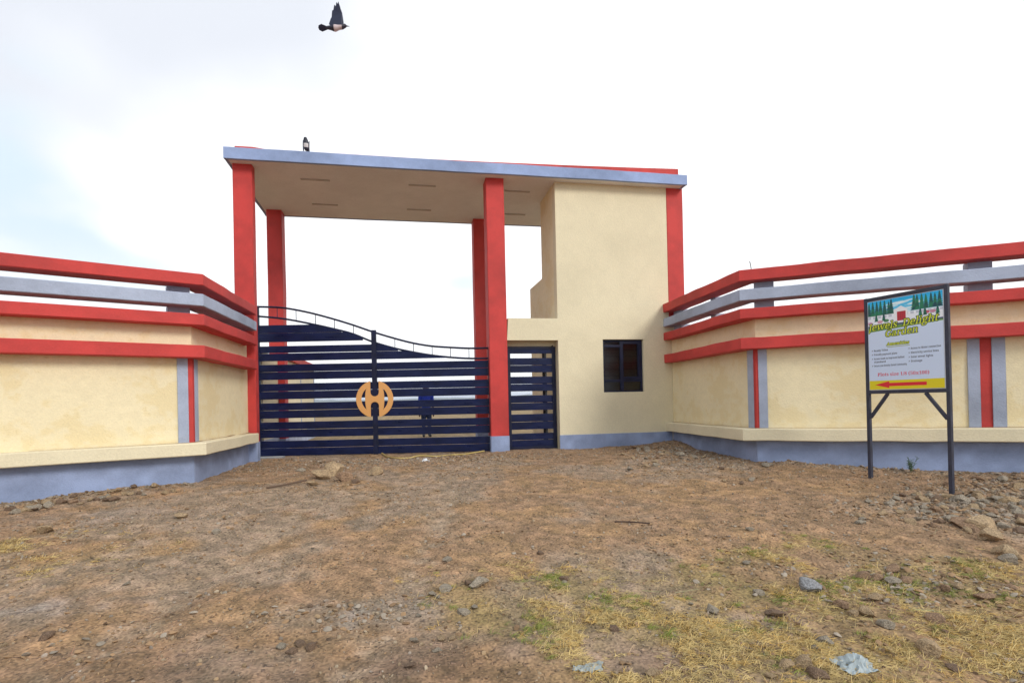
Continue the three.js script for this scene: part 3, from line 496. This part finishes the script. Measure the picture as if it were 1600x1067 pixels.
// ------------------------------------------------------------------ birds
const feather = std([0.01, 0.016, 0.05], { roughness: 0.45 }), vfeather = std([1, 1, 1], { vertexColors: true, roughness: 0.55 }), beakM = std([0.01, 0.01, 0.014], { roughness: 0.35 }), legM = std([0.03, 0.028, 0.03]);
function featherPlate(pts, thick, camber) {   // outline -> thin, cambered plate of overlapping feathers
  const s = new THREE.Shape(pts.map(p => new THREE.Vector2(...p))), g = new THREE.ExtrudeGeometry(s, { depth: thick, bevelEnabled: true, bevelSize: thick * 0.4, bevelThickness: thick * 0.4, bevelSegments: 1, curveSegments: 6 });
  const p = g.attributes.position; for (let i = 0; i < p.count; i++) p.setZ(i, p.getZ(i) + camber(p.getX(i), p.getY(i))); g.computeVertexNormals(); return g;
}
{
  // perched, breast to the camera
  const t = thing('crow', 'pied black and white crow perched on the canopy edge', 'bird', [-1.6, 5.53, -0.14], undefined, 0.25);
  const body = sdfMesh([[[0.012, 0.085, -0.01], [0, 0.15, 0.01], 0.044, 0.05], [[0, 0.15, 0.01], [-0.008, 0.205, 0.02], 0.046, 0.032], [[-0.008, 0.205, 0.02], [-0.012, 0.24, 0.032], 0.03, 0.027]], [-0.1, 0.0, -0.09], [0.1, 0.3, 0.1], 0.006, 0.012,
    (x, y, z) => y > 0.088 && y < 0.15 && z > 0.0 && Math.abs(x + 0.004) < 0.04 ? [0.62, 0.6, 0.6] : [0.012, 0.014, 0.03]);
  raw(t, 'body', body, vfeather);
  const beak = new THREE.ConeGeometry(0.011, 0.05, 8); beak.rotateX(Math.PI / 2 + 0.1); beak.translate(-0.016, 0.237, 0.075); raw(t, 'beak', beak, beakM);
  for (const s of [-1, 1]) { const w = featherPlate([[0, 0.09], [0.018, 0.06], [0.026, 0], [0.02, -0.07], [0.004, -0.12], [-0.014, -0.05], [-0.018, 0.03]], 0.006, (x, y) => -x * x * 12); w.rotateY(s * 1.25); w.translate(s * 0.05 + 0.004, 0.13, -0.008); raw(t, 'wing', w, feather); const e = new THREE.SphereGeometry(0.0045, 8, 6); e.translate(-0.012 + s * 0.024, 0.248, 0.046); raw(t, 'eye', e, beakM); raw(t, 'leg', tube([[s * 0.018, 0.055, 0.004], [s * 0.02, 0.018, 0.012], [s * 0.02, 0, 0.012]], 0.005, 6, 5), legM); }
  const tail = featherPlate([[-0.02, 0], [0.02, 0], [0.03, -0.11], [0.012, -0.13], [-0.012, -0.13], [-0.026, -0.11]], 0.006, () => 0); tail.rotateX(0.25); tail.rotateZ(0.22); tail.translate(0.02, 0.09, -0.04); raw(t, 'tail', tail, feather);
}
{
  // in flight, wings raised, heading to the right of the photograph
  const t = thing('crow', 'black and white crow flying above the canopy with raised wings', 'bird', [-0.925, 6.97, 1.207], undefined, -0.12);
  const body = sdfMesh([[[-0.13, -0.012, 0], [0.0, -0.012, 0], 0.022, 0.045], [[0.0, -0.012, 0], [0.11, 0.01, 0], 0.046, 0.034], [[0.11, 0.01, 0], [0.155, 0.024, 0], 0.03, 0.028]], [-0.2, -0.1, -0.1], [0.22, 0.1, 0.1], 0.0065, 0.012,
    (x, y, z) => (x > -0.01 && x < 0.115 && y < 0.012) ? [0.55, 0.45, 0.47] : [0.014, 0.012, 0.03]);
  raw(t, 'body', body, vfeather);
  const beak = new THREE.ConeGeometry(0.012, 0.06, 8); beak.rotateZ(-Math.PI / 2 - 0.08); beak.translate(0.208, 0.02, 0); raw(t, 'beak', beak, beakM);
  for (const s of [-1, 1]) {
    const w = featherPlate([[0.085, 0], [0.1, 0.08], [0.092, 0.17], [0.082, 0.26], [0.066, 0.335], [0.055, 0.3], [0.042, 0.325], [0.03, 0.27], [0.012, 0.29], [-0.004, 0.22], [-0.022, 0.21], [-0.034, 0.12], [-0.05, 0.09], [-0.075, 0.012], [-0.05, -0.008]], 0.005, (x, y) => s * (-0.16 * y + 0.55 * y * y));
    w.scale(1.22, 1, 1); w.rotateX(s * 0.16); w.rotateZ(0.03); w.translate(0.01, 0.012, s * 0.03); raw(t, 'wing', w, feather); const e = new THREE.SphereGeometry(0.005, 8, 6); e.translate(0.165, 0.034, s * 0.024); raw(t, 'eye', e, beakM);
  }
  const tail = featherPlate([[-0.11, 0.018], [-0.2, 0.05], [-0.245, 0.03], [-0.255, 0], [-0.245, -0.03], [-0.2, -0.05], [-0.11, -0.018]], 0.005, () => 0); tail.rotateX(0.75); tail.translate(0, -0.016, 0); raw(t, 'tail', tail, feather);
}

// ------------------------------------------------------------------ person standing inside the compound, seen between the gate boards
{
  const t = thing('person', 'person in bright blue top and dark blue trousers standing beyond the gate', 'person', [0.66, 0.05, -5.6], undefined, 0.05); t.scale.setScalar(0.82);
  const skin = std([0.12, 0.065, 0.04], { roughness: 0.6 }), blue = std([0.012, 0.04, 0.42], { roughness: 0.9 }), trou = std([0.012, 0.03, 0.10], { roughness: 0.9 });
  const armL = s => [[[s * 0.19, 1.4, 0], [s * 0.225, 1.12, 0.0], 0.055, 0.045], [[s * 0.225, 1.12, 0], [s * 0.235, 0.86, 0.05], 0.042, 0.03]];
  const legs = s => [[[s * 0.09, 0.92, 0], [s * 0.1, 0.5, 0.01], 0.088, 0.058], [[s * 0.1, 0.5, 0.01], [s * 0.1, 0.1, -0.02], 0.055, 0.038]];
  const fing = s => [[[s * 0.235, 0.86, 0.05], [s * 0.238, 0.78, 0.06], 0.028, 0.03], ...[0, 1, 2, 3].map(i => [[s * 0.238, 0.78, 0.04 + i * 0.019], [s * 0.234, 0.70 + Math.abs(i - 1.5) * 0.01, 0.044 + i * 0.02], 0.0105, 0.008]), [[s * 0.23, 0.81, 0.08], [s * 0.222, 0.76, 0.108], 0.012, 0.009]];
  const bones = [[[0, 0.95, 0], [0, 1.2, 0], 0.13, 0.12], [[0, 1.2, 0], [0, 1.38, 0], 0.125, 0.13], [[-0.13, 1.4, 0], [0.13, 1.4, 0], 0.07, 0.07], [[0, 1.42, 0], [0, 1.52, 0.01], 0.055, 0.05], [[0, 1.6, 0.012], [0, 1.67, 0], 0.078, 0.09], [[0, 1.55, 0.045], [0, 1.57, 0.05], 0.048, 0.05], [[0, 1.6, 0.09], [0, 1.575, 0.105], 0.012, 0.016]];
  for (const s of [-1, 1]) { bones.push(...armL(s), ...legs(s), ...fing(s), [[s * 0.1, 0.07, -0.03], [s * 0.11, 0.045, 0.15], 0.04, 0.03], [[s * 0.088, 1.62, 0], [s * 0.088, 1.65, -0.005], 0.016, 0.018]); }
  raw(t, 'body', sdfMesh(bones, [-0.35, 0, -0.3], [0.35, 1.8, 0.3], 0.018, 0.014), skin);
  const grow = (b, d) => b.map(([a, c, r0, r1]) => [a, c, r0 + d, r1 + d]);
  raw(t, 'top', sdfMesh(grow([bones[0], bones[1], bones[2], ...armL(1).slice(0, 1), ...armL(-1).slice(0, 1), [[0, 0.9, 0], [0, 0.95, 0], 0.14, 0.14]], 0.016), [-0.35, 0.75, -0.2], [0.35, 1.55, 0.2], 0.012, 0.018), blue, 'bright blue top');
  raw(t, 'trousers', sdfMesh(grow([...legs(1), ...legs(-1), [[-0.05, 0.92, 0], [0.05, 0.92, 0], 0.1, 0.1]], 0.014), [-0.3, 0, -0.2], [0.3, 1.05, 0.2], 0.014, 0.016), trou, 'dark blue trousers');
  raw(t, 'hair', sdfMesh([[[0, 1.67, -0.02], [0, 1.69, -0.01], 0.096, 0.094]], [-0.12, 1.56, -0.13], [0.12, 1.8, 0.12], 0.01, 0.01), std([0.01, 0.009, 0.008], { roughness: 0.9 }));
  for (const s of [-1, 1]) { raw(t, 'shoe', sdfMesh([[[s * 0.1, 0.06, -0.04], [s * 0.115, 0.045, 0.16], 0.052, 0.042]], [s * 0.1 - 0.1, -0.02, -0.12], [s * 0.1 + 0.12, 0.14, 0.24], 0.01, 0.01), M.dark); const e = new THREE.SphereGeometry(0.012, 8, 6); e.translate(s * 0.03, 1.625, 0.083); raw(t, 'eye', e, std([0.6, 0.58, 0.55])); }
}

// ------------------------------------------------------------------ stones
const rockGeo = [];
{
  const r = mulberry(99);
  for (let k = 0; k < 7; k++) {
    const g = mergeVertices(new THREE.IcosahedronGeometry(0.5, k < 6 ? 4 : 1).deleteAttribute('uv').deleteAttribute('normal'), 1e-4), p = g.attributes.position, pl = [];
    for (let i = 0; i < 15; i++) { const v = new THREE.Vector3(r() - 0.5, r() - 0.5, r() - 0.5).normalize(); pl.push([v, 0.26 + 0.14 * r()]); }
    const sy = 0.5 + 0.3 * r(), sz = 0.65 + 0.3 * r(), v = new THREE.Vector3();
    for (let i = 0; i < p.count; i++) {
      v.fromBufferAttribute(p, i); for (const [n, d] of pl) { const e = v.dot(n) - d; if (e > 0) v.addScaledVector(n, -e); }
      v.multiplyScalar(1 + 0.07 * n3(v.x * 5 + k * 9, v.y * 5, v.z * 5) + 0.04 * n3(v.x * 15, v.y * 15 + k, v.z * 15)); p.setXYZ(i, v.x * 1.35, v.y * sy * 1.3, v.z * sz * 1.35);
    }
    rockGeo.push(boxUV(toCreasedNormals(g, 0.28)));
  }
}
const stoneMap = dataTex(512, (u, v) => { const k = 0.84 + 0.3 * fbm(u * 8, v * 8, 5, 8) + 0.12 * vn(u * 128, v * 128, 128); return [k, k * 0.985, k * 0.955]; }, true, 0.35);
const stoneBump = dataTex(512, (u, v) => { const k = 0.5 + 0.5 * fbm(u * 12, v * 12, 5, 12); return [k, k, k]; }, false, 0.4);
const stoneMat = { g: [0.44, 0.38, 0.31], t: [0.52, 0.38, 0.24], d: [0.27, 0.18, 0.125], r: [0.40, 0.26, 0.17], b: [0.36, 0.37, 0.41], w: [0.6, 0.62, 0.68] };
for (const k in stoneMat) stoneMat[k] = std(stoneMat[k], { map: stoneMap, bumpMap: stoneBump, bumpScale: 0.008, roughness: 0.95 });
const STONES = [[-1.66,4.92,0.098,"g"],[-2.19,4.26,0.115,"t"],[-3.25,4.49,0.141,"t"],[-1.90,6.04,0.044,"g"],[-1.98,6.79,0.079,"d"],[-0.67,7.13,0.049,"g"],[-0.61,7.18,0.055,"d"],[-0.58,7.11,0.049,"d"],[-0.52,7.16,0.063,"d"],[-1.68,7.07,0.040,"t"],[-2.17,6.81,0.035,"t"],[0.32,5.99,0.065,"g"],[0.35,6.91,0.075,"g"],[0.26,6.55,0.078,"g"],[0.17,6.61,0.059,"g"],[0.20,6.67,0.042,"g"],[0.50,6.52,0.133,"g"],[0.42,6.50,0.053,"d"],[1.06,6.01,0.067,"d"],[0.04,7.19,0.046,"g"],[0.19,7.20,0.050,"t"],[0.25,7.20,0.043,"t"],[0.16,7.34,0.048,"g"],[1.10,6.52,0.064,"d"],[1.16,7.35,0.058,"d"],[0.01,7.47,0.052,"d"],[0.42,6.86,0.048,"g"],[0.07,6.90,0.035,"g"],[-0.25,7.54,0.062,"t"],[2.66,7.06,0.146,"b"],[1.84,7.23,0.079,"g"],[2.18,7.35,0.100,"d"],[2.93,7.32,0.089,"t"],[3.49,6.89,0.112,"r"],[3.26,6.99,0.099,"r"],[3.18,6.95,0.091,"r"],[3.40,7.08,0.098,"r"],[3.30,7.08,0.088,"g"],[2.65,7.34,0.080,"r"],[2.65,7.38,0.063,"r"],[2.70,7.48,0.100,"t"],[2.62,7.47,0.065,"t"],[3.05,7.62,0.113,"r"],[3.03,7.58,0.046,"g"],[2.98,7.74,0.036,"r"],[2.67,7.92,0.140,"t"],[1.86,7.87,0.077,"t"],[1.95,7.89,0.087,"t"],[1.95,7.98,0.093,"d"],[3.63,7.43,0.107,"r"],[3.61,7.27,0.085,"t"],[3.93,7.37,0.072,"r"],[4.57,6.86,0.168,"t"],[4.46,6.95,0.106,"g"],[5.14,6.21,0.267,"t"],[5.05,6.14,0.211,"r"],[4.83,6.53,0.182,"t"],[2.69,7.63,0.110,"g"],[2.22,7.71,0.076,"g"],[1.17,7.83,0.059,"t"],[1.73,7.93,0.050,"t"],[2.63,8.08,0.057,"d"],[3.25,6.94,0.064,"g"],[3.51,7.28,0.076,"r"],[3.50,7.25,0.068,"r"],[2.11,7.77,0.034,"g"],[2.31,7.02,0.068,"g"],[2.53,6.56,0.058,"g"],[1.78,7.08,0.041,"g"],[3.02,5.87,0.080,"g"],[7.29,4.72,0.159,"g"],[7.04,5.09,0.150,"t"],[6.30,5.57,0.162,"t"],[5.54,5.26,0.104,"t"],[5.68,5.27,0.098,"g"],[5.88,5.23,0.113,"t"],[5.84,5.41,0.151,"g"],[6.24,5.28,0.113,"t"],[4.60,5.99,0.107,"t"],[6.28,5.48,0.137,"g"],[4.82,6.52,0.151,"t"],[5.06,5.60,0.103,"g"],[4.90,6.01,0.084,"d"],[4.77,5.72,0.075,"t"],[4.12,5.92,0.083,"g"],[4.24,5.83,0.060,"g"],[5.37,6.11,0.107,"d"],[5.38,6.20,0.094,"g"],[6.00,5.86,0.115,"g"],[5.72,5.67,0.104,"t"],[4.98,5.38,0.080,"g"],[5.37,6.35,0.091,"d"],[-1.09,2.45,0.190,"t"],[-0.76,2.71,0.219,"r"],[-0.98,2.15,0.270,"t"],[-0.38,2.39,0.142,"t"],[-0.60,3.00,0.098,"d"],[-1.12,3.03,0.096,"t"],[4.43,1.97,0.125,"g"],[3.56,2.87,0.110,"g"],[3.40,2.89,0.091,"t"],[3.12,2.99,0.081,"g"],[4.39,3.21,0.081,"d"],[5.18,3.11,0.132,"g"],[4.31,4.02,0.097,"g"],[4.12,4.09,0.072,"d"],[3.97,3.94,0.073,"t"],[-3.85,3.34,0.094,"t"],[-3.70,3.15,0.074,"d"],[-3.33,3.0,0.100,"t"],[-3.20,2.86,0.081,"d"],[-3.0,2.79,0.105,"t"],[-4.00,3.4,0.071,"t"],[-4.13,3.48,0.082,"d"],[-1.49,1.68,0.113,"g"]];
// more of the loose rubble that the photograph shows beside the sign and along the foot of the walls
for (let i = 0; i < 150; i++) { const a = rnd(); let x, z; if (a < 0.62) { x = 5.9 + (rnd() + rnd() - 1) * 1.7; z = 5.55 + (rnd() + rnd() - 1) * 0.85 - (x - 5.9) * 0.25; } else if (a < 0.85) { x = 4.3 + (rnd() + rnd() - 1) * 1.0; z = 1.9 + (rnd() + rnd() - 1) * 1.6; } else { x = rr(-4, -2.7); z = 2.95 - (x + 2.7) * 0.5 + rr(0, 0.3) - 0.15; } STONES.push([x, z, rr(0.05, 0.12), 'ggttdr'[Math.floor(rnd() * 6)]]); }
const tone = { g: 'grey', t: 'tan', d: 'dark brown', r: 'reddish brown', b: 'pale blue-grey' };
function zone(x, z, s, k) {
  if (k === 'b') return ['', 'pale blue-grey stone lying alone in the dry grass'];
  if (s > 0.25 && x > 4) return ['', 'largest flat tan rock in the rubble in front of the sign'];
  if (Math.abs(x + 0.8) < 0.5 && z > 2 && z < 3.1) return ['earth clods before the sliding gate', `${tone[k]} clod of dug earth in the heap before the sliding gate`];
  if (x < -2.6 && z < 3.7) return ['stones along the foot of the wall beside the sliding gate', `${tone[k]} stone at the foot of the wall beside the sliding gate`];
  if (x > 3 && z < 4.2 && x < 5.6) return ['stones before the tower', `${tone[k]} stone on the gravel in front of the tower`];
  if (x > 4 && z < 6.75) return ['rubble beside the sign', `${tone[k]} stone in the rubble beside the sign board`];
  if (x > 0.9 && z > 6.3) return ['stones in the dry grass', `${tone[k]} stone among the patches of dry grass`];
  return ['stones on the bare soil', `${tone[k]} stone lying loose on the bare soil`];
}
const sizeWord = s => s < 0.055 ? 'tiny' : s < 0.08 ? 'small' : s < 0.11 ? 'fist-sized' : s < 0.16 ? 'broad' : 'large';
STONES.forEach(([x, z, s, k], i) => {
  const m = new THREE.Mesh(rockGeo[i % 6], stoneMat[k]); m.name = numbered('stone'); m.scale.set(s, s * rr(0.75, 1.05), s); m.rotation.set(rr(-0.25, 0.25), rnd() * 6.28, rr(-0.25, 0.25)); const heap = Math.abs(x + 0.8) < 0.5 && z > 2 && z < 3.1; if (heap) m.scale.multiplyScalar(1.25); m.position.set(x, groundY(x, z) + s * (heap ? 0.27 : 0.16), z);
  const [g, l] = zone(x, z, s, k); m.userData = { label: g ? sizeWord(s) + ' ' + l : l, category: 'stone' }; if (g) m.userData.group = g; m.castShadow = m.receiveShadow = true; scene.add(m);
});

// ------------------------------------------------------------------ gravel, clods, grass (uncountable)
function stuff(name, label, category, geo, mat, list) {
  const m = new THREE.InstancedMesh(geo, mat, list.length), d = new THREE.Object3D(), c = new THREE.Color();
  list.forEach((q, i) => { d.position.set(q.x, q.y, q.z); d.rotation.set(q.rx || 0, q.ry || 0, q.rz || 0); d.scale.set(q.s, q.sy || q.s, q.s); d.updateMatrix(); m.setMatrixAt(i, d.matrix); m.setColorAt(i, c.setRGB(...q.c)); });
  m.name = name; m.userData = { kind: 'stuff', label, category }; m.castShadow = m.receiveShadow = true; scene.add(m); return m;
}
const insideWalls = (x, z) => (z < 0 && x > 1.6) || (x > 5.3 && z < 3.0 + (x - 5.3) * 0.66) || (x < -2.6 && z < 2.5 - (x + 2.6) * 0.5);
{
  const list = []; const pal = [[0.38, 0.28, 0.18], [0.41, 0.28, 0.16], [0.31, 0.2, 0.12], [0.38, 0.31, 0.25], [0.26, 0.17, 0.11], [0.42, 0.33, 0.23]];
  for (let i = 0; i < 120000 && list.length < 60000; i++) {
    // evenly in the distance, more thinly far away
    const z = -0.6 + 9.1 * Math.pow(rnd(), 0.75), x = rr(-4.6, 8.4); if (insideWalls(x, z)) continue;
    const w = 0.16 + 0.9 * rubbleAt(x, z) + 0.45 * sstep(0, 0.5, fbm(x * 1.7, z * 1.7, 3)); if (rnd() > w) continue;
    const s = 0.006 + 0.022 * Math.pow(rnd(), 3.6) * (1 + rubbleAt(x, z)), c = pal[Math.floor(rnd() * 6)], k = rr(0.5, 0.95);
    list.push({ x, z, y: groundY(x, z) + s * 0.12, s, rx: rnd() * 6, ry: rnd() * 6, rz: rnd() * 6, c: c.map(v => v * k) });
  }
  stuff('gravel', 'small gravel and crumbs of earth strewn over the ground', 'gravel', rockGeo[6], std([1, 1, 1], { roughness: 1 }), list);
}
{
  const list = [];
  for (let i = 0; i < 200000 && list.length < 8500; i++) {
    const z = -0.6 + 9.1 * Math.pow(rnd(), 0.8), x = rr(-4.6, 8.4); if (insideWalls(x, z)) continue;
    const g = rubbleAt(x, z), n = fbm(x * 1.3 + 50, z * 1.3, 3) + 0.6 * fbm(x * 5 + 8, z * 5, 2); if (rnd() > 0.015 + 0.6 * g + 0.22 * sstep(0.15, 0.5, n)) continue;
    const s = 0.014 + 0.03 * Math.pow(rnd(), 2.6) * (1 + 0.8 * g), k = rr(0.5, 0.9), c = rnd() < 0.2 + 0.5 * g ? [0.42, 0.35, 0.275] : [0.40, 0.25, 0.135];
    list.push({ x, z, y: groundY(x, z) + s * 0.1, s, sy: s * rr(0.6, 1), rx: rr(-0.5, 0.5), ry: rnd() * 6.3, rz: rr(-0.5, 0.5), c: c.map(v => v * k) });
  }
  stuff('earth_clods', 'crumbly clods of earth and chips of stone strewn over the soil', 'clods', boxUV(toCreasedNormals(mergeVertices(rockGeo[6].clone().deleteAttribute('uv').deleteAttribute('normal'), 1e-4), 0.2)), std([1, 1, 1], { roughness: 1 }), list);
}
function tuft(seed, n, len, flat) {
  const r = mulberry(seed), pos = [], idx = [];
  for (let b = 0; b < n; b++) {
    const a = r() * 6.28, L = len * (0.5 + 0.7 * r()), w = 0.0008 + 0.0008 * r(), el = flat + (1.2 - flat) * r() * r(), bend = 0.7 * r(), ox = (r() - 0.5) * 0.07, oz = (r() - 0.5) * 0.07, o = pos.length / 3;
    for (let k = 0; k <= 3; k++) { const t = k / 3, e = el - bend * t * 1.3, d = L * t, x = ox + Math.cos(a) * d * Math.cos(e), z = oz + Math.sin(a) * d * Math.cos(e), y = Math.max(0.003, d * Math.sin(Math.max(e, -0.15)) + 0.004), ww = w * (1 - 0.75 * t); pos.push(x - Math.sin(a) * ww, y, z + Math.cos(a) * ww, x + Math.sin(a) * ww, y + 0.001, z - Math.cos(a) * ww); }
    for (let k = 0; k < 3; k++) { const q = o + k * 2; idx.push(q, q + 1, q + 2, q + 1, q + 3, q + 2); }
  }
  const g = new THREE.BufferGeometry(); g.setAttribute('position', new THREE.Float32BufferAttribute(pos, 3)); g.setIndex(idx); g.computeVertexNormals(); return g;
}
{
  const dry = [], green = []; const pal = [[0.58, 0.42, 0.16], [0.52, 0.38, 0.16], [0.62, 0.46, 0.2], [0.42, 0.32, 0.14], [0.56, 0.36, 0.11]];
  for (let i = 0; i < 90000 && dry.length < 5000; i++) {
    const x = rr(-4.2, 6.2), z = rr(4.4, 8.8), g = grassAt(x, z); if (rnd() > g * (0.04 + 0.96 * sstep(-0.02, 0.3, fbm(x * 2.4 + 2, z * 2.4, 4)))) continue;
    const s = rr(0.6, 1.2), k = rr(0.8, 1.15), gr = sstep(0.02, 0.3, fbm(x * 4.3 + 31, z * 4.3 + 12, 3) + 0.06 - 0.25 * sstep(7.2, 7.8, z) + 0.1 * sstep(2, 3.5, x)) * (x > 0 ? 1 : 0);
    if (rnd() < gr * 0.6) green.push({ x, z, y: groundY(x, z) - 0.003, s: s * 0.8, ry: rnd() * 6.28, c: [0.24 * k, 0.27 * k, 0.055] }); else dry.push({ x, z, y: groundY(x, z) - 0.003, s, ry: rnd() * 6.28, c: pal[Math.floor(rnd() * 5)].map(v => v * k) });
  }
  const gm = std([1, 1, 1], { side: THREE.DoubleSide, roughness: 0.9 });
  stuff('dry_grass', 'trampled dry yellow grass in patches on the soil', 'grass', tuft(3, 24, 0.055, 0.02), gm, dry);
  stuff('green_grass', 'short green grass sprouting among the dry straw', 'grass', tuft(8, 22, 0.055, 0.45), gm, green);
  const straws = []; for (let i = 0; i < 420; i++) { const x = rr(-4, 5.5), z = rr(3.8, 8.6); if (rnd() > 0.1 + grassAt(x, z)) continue; straws.push({ x, z, y: groundY(x, z) + 0.004, s: rr(0.6, 1.3), ry: rnd() * 6.28, c: [0.5, 0.38, 0.2].map(v => v * rr(0.7, 1.1)) }); }
  stuff('straw', 'long loose straws scattered over the grass and soil', 'straw', tuft(14, 2, 0.12, 0.05), gm, straws);
}
// ------------------------------------------------------------------ small things on the ground
{
  const pts = [[-0.40, -0.5], [-0.31, -0.05], [-0.2, 0.4], [-0.06, 0.62], [0.1, 0.54], [0.27, 0.5], [0.54, 0.58], [0.72, 0.4], [0.88, 0.5], [1.07, 0.28], [1.28, 0.06], [1.5, -0.1]];
  const m = part(scene, numbered('hose'), tube(pts.map(([x, z]) => [x, groundY(x, z) + 0.022, z]), 0.014, 90, 8), std([0.46, 0.34, 0.12], { roughness: 0.6 }), true); m.userData = { label: 'yellow hose lying on the ground along the sliding gate', category: 'hose' };
  const st = part(scene, numbered('stick'), tube([[1.95, 5.35], [2.08, 5.4], [2.24, 5.5]].map(([x, z], i) => [x, groundY(x, z) + 0.012 + i * 0.004, z]), 0.007, 14, 6), std([0.06, 0.035, 0.025]), true); st.userData = { label: 'thin dark stick lying on the open soil', category: 'stick' };
  const s2 = part(scene, numbered('stick'), tube([[-1.62, 3.2], [-1.4, 3.07], [-1.22, 2.85]].map(([x, z], i) => [x, groundY(x, z) + 0.015 + i * 0.012, z]), 0.012, 14, 6), std([0.12, 0.075, 0.05]), true); s2.userData = { label: 'brown branch lying beside the earth clods', category: 'stick' };
  // crumpled plastic sheets
  const sheet = (x, z, w, d, h, seed, label, c) => {
    const g = new THREE.PlaneGeometry(w, d, 26, 26); g.rotateX(-Math.PI / 2); const p = g.attributes.position;
    for (let i = 0; i < p.count; i++) { const a = p.getX(i), b = p.getZ(i), ed = 1 + 0.35 * vn(Math.atan2(b, a) * 2.2 + seed, seed), rid = 1 - Math.abs(vn(a * 26 + seed, b * 26)) * 1.6 , f = sstep(1, 0.2, Math.hypot(a / w * 2, b / d * 2)); const X = a * ed, Z = b * ed; p.setXYZ(i, X, groundY(x + X, z + Z) + 0.006 + h * f * Math.max(0, rid) + 0.008 * vn(a * 70, b * 70), Z); }
    const gg = toCreasedNormals(g, 0.35); const m = new THREE.Mesh(gg, std(c, { side: THREE.DoubleSide, roughness: 0.45 })); m.position.set(x, 0, z); m.name = numbered('plastic_sheet'); m.userData = { label, category: 'litter' }; m.castShadow = m.receiveShadow = true; scene.add(m);
  };
  sheet(2.19, 7.95, 0.17, 0.15, 0.05, 3, 'crumpled pale blue-grey plastic sheet among stones in the grass', [0.33, 0.38, 0.4]);
  sheet(0.88, 7.71, 0.15, 0.08, 0.012, 12, 'flat greyish plastic scrap at the edge of the straw', [0.28, 0.31, 0.3]);
  sheet(0.35, 1.15, 0.11, 0.08, 0.05, 21, 'small white crumpled bag on the gravel before the gate', [0.75, 0.77, 0.82]);
  // weed at the foot of the wall
  const wd = thing('weed', 'small green weed at the wall foot behind the sign', 'plant', [6.66, groundY(6.66, 4.05), 4.05]);
  const lg = [], r = mulberry(4), stems = [];
  for (let s = 0; s < 8; s++) { const a = r() * 6.28, sp = 0.02 + r() * 0.06, h = 0.1 + r() * 0.13, x = Math.cos(a) * sp, z = Math.sin(a) * sp; stems.push(tube([[0, -0.01, 0], [x * 0.5, h * 0.5, z * 0.5], [x, h, z]], 0.0025, 6, 4)); for (let k = 0; k < 9; k++) { const t = 0.25 + 0.75 * k / 8, leaf = new THREE.SphereGeometry(1, 5, 4); leaf.scale(0.02, 0.003, 0.008); leaf.translate(0.018, 0, 0); leaf.rotateZ(0.5 * r()); leaf.rotateY(r() * 6.28); leaf.translate(x * t, h * t, z * t); lg.push(leaf); } }
  part(wd, 'stem', mergeGeometries(stems.map(boxUV)), std([0.07, 0.1, 0.03]), true); part(wd, 'leaves', mergeGeometries(lg.map(boxUV)), std([0.06, 0.12, 0.035], { roughness: 0.8 }), true);
}

renderer.render(scene, camera);
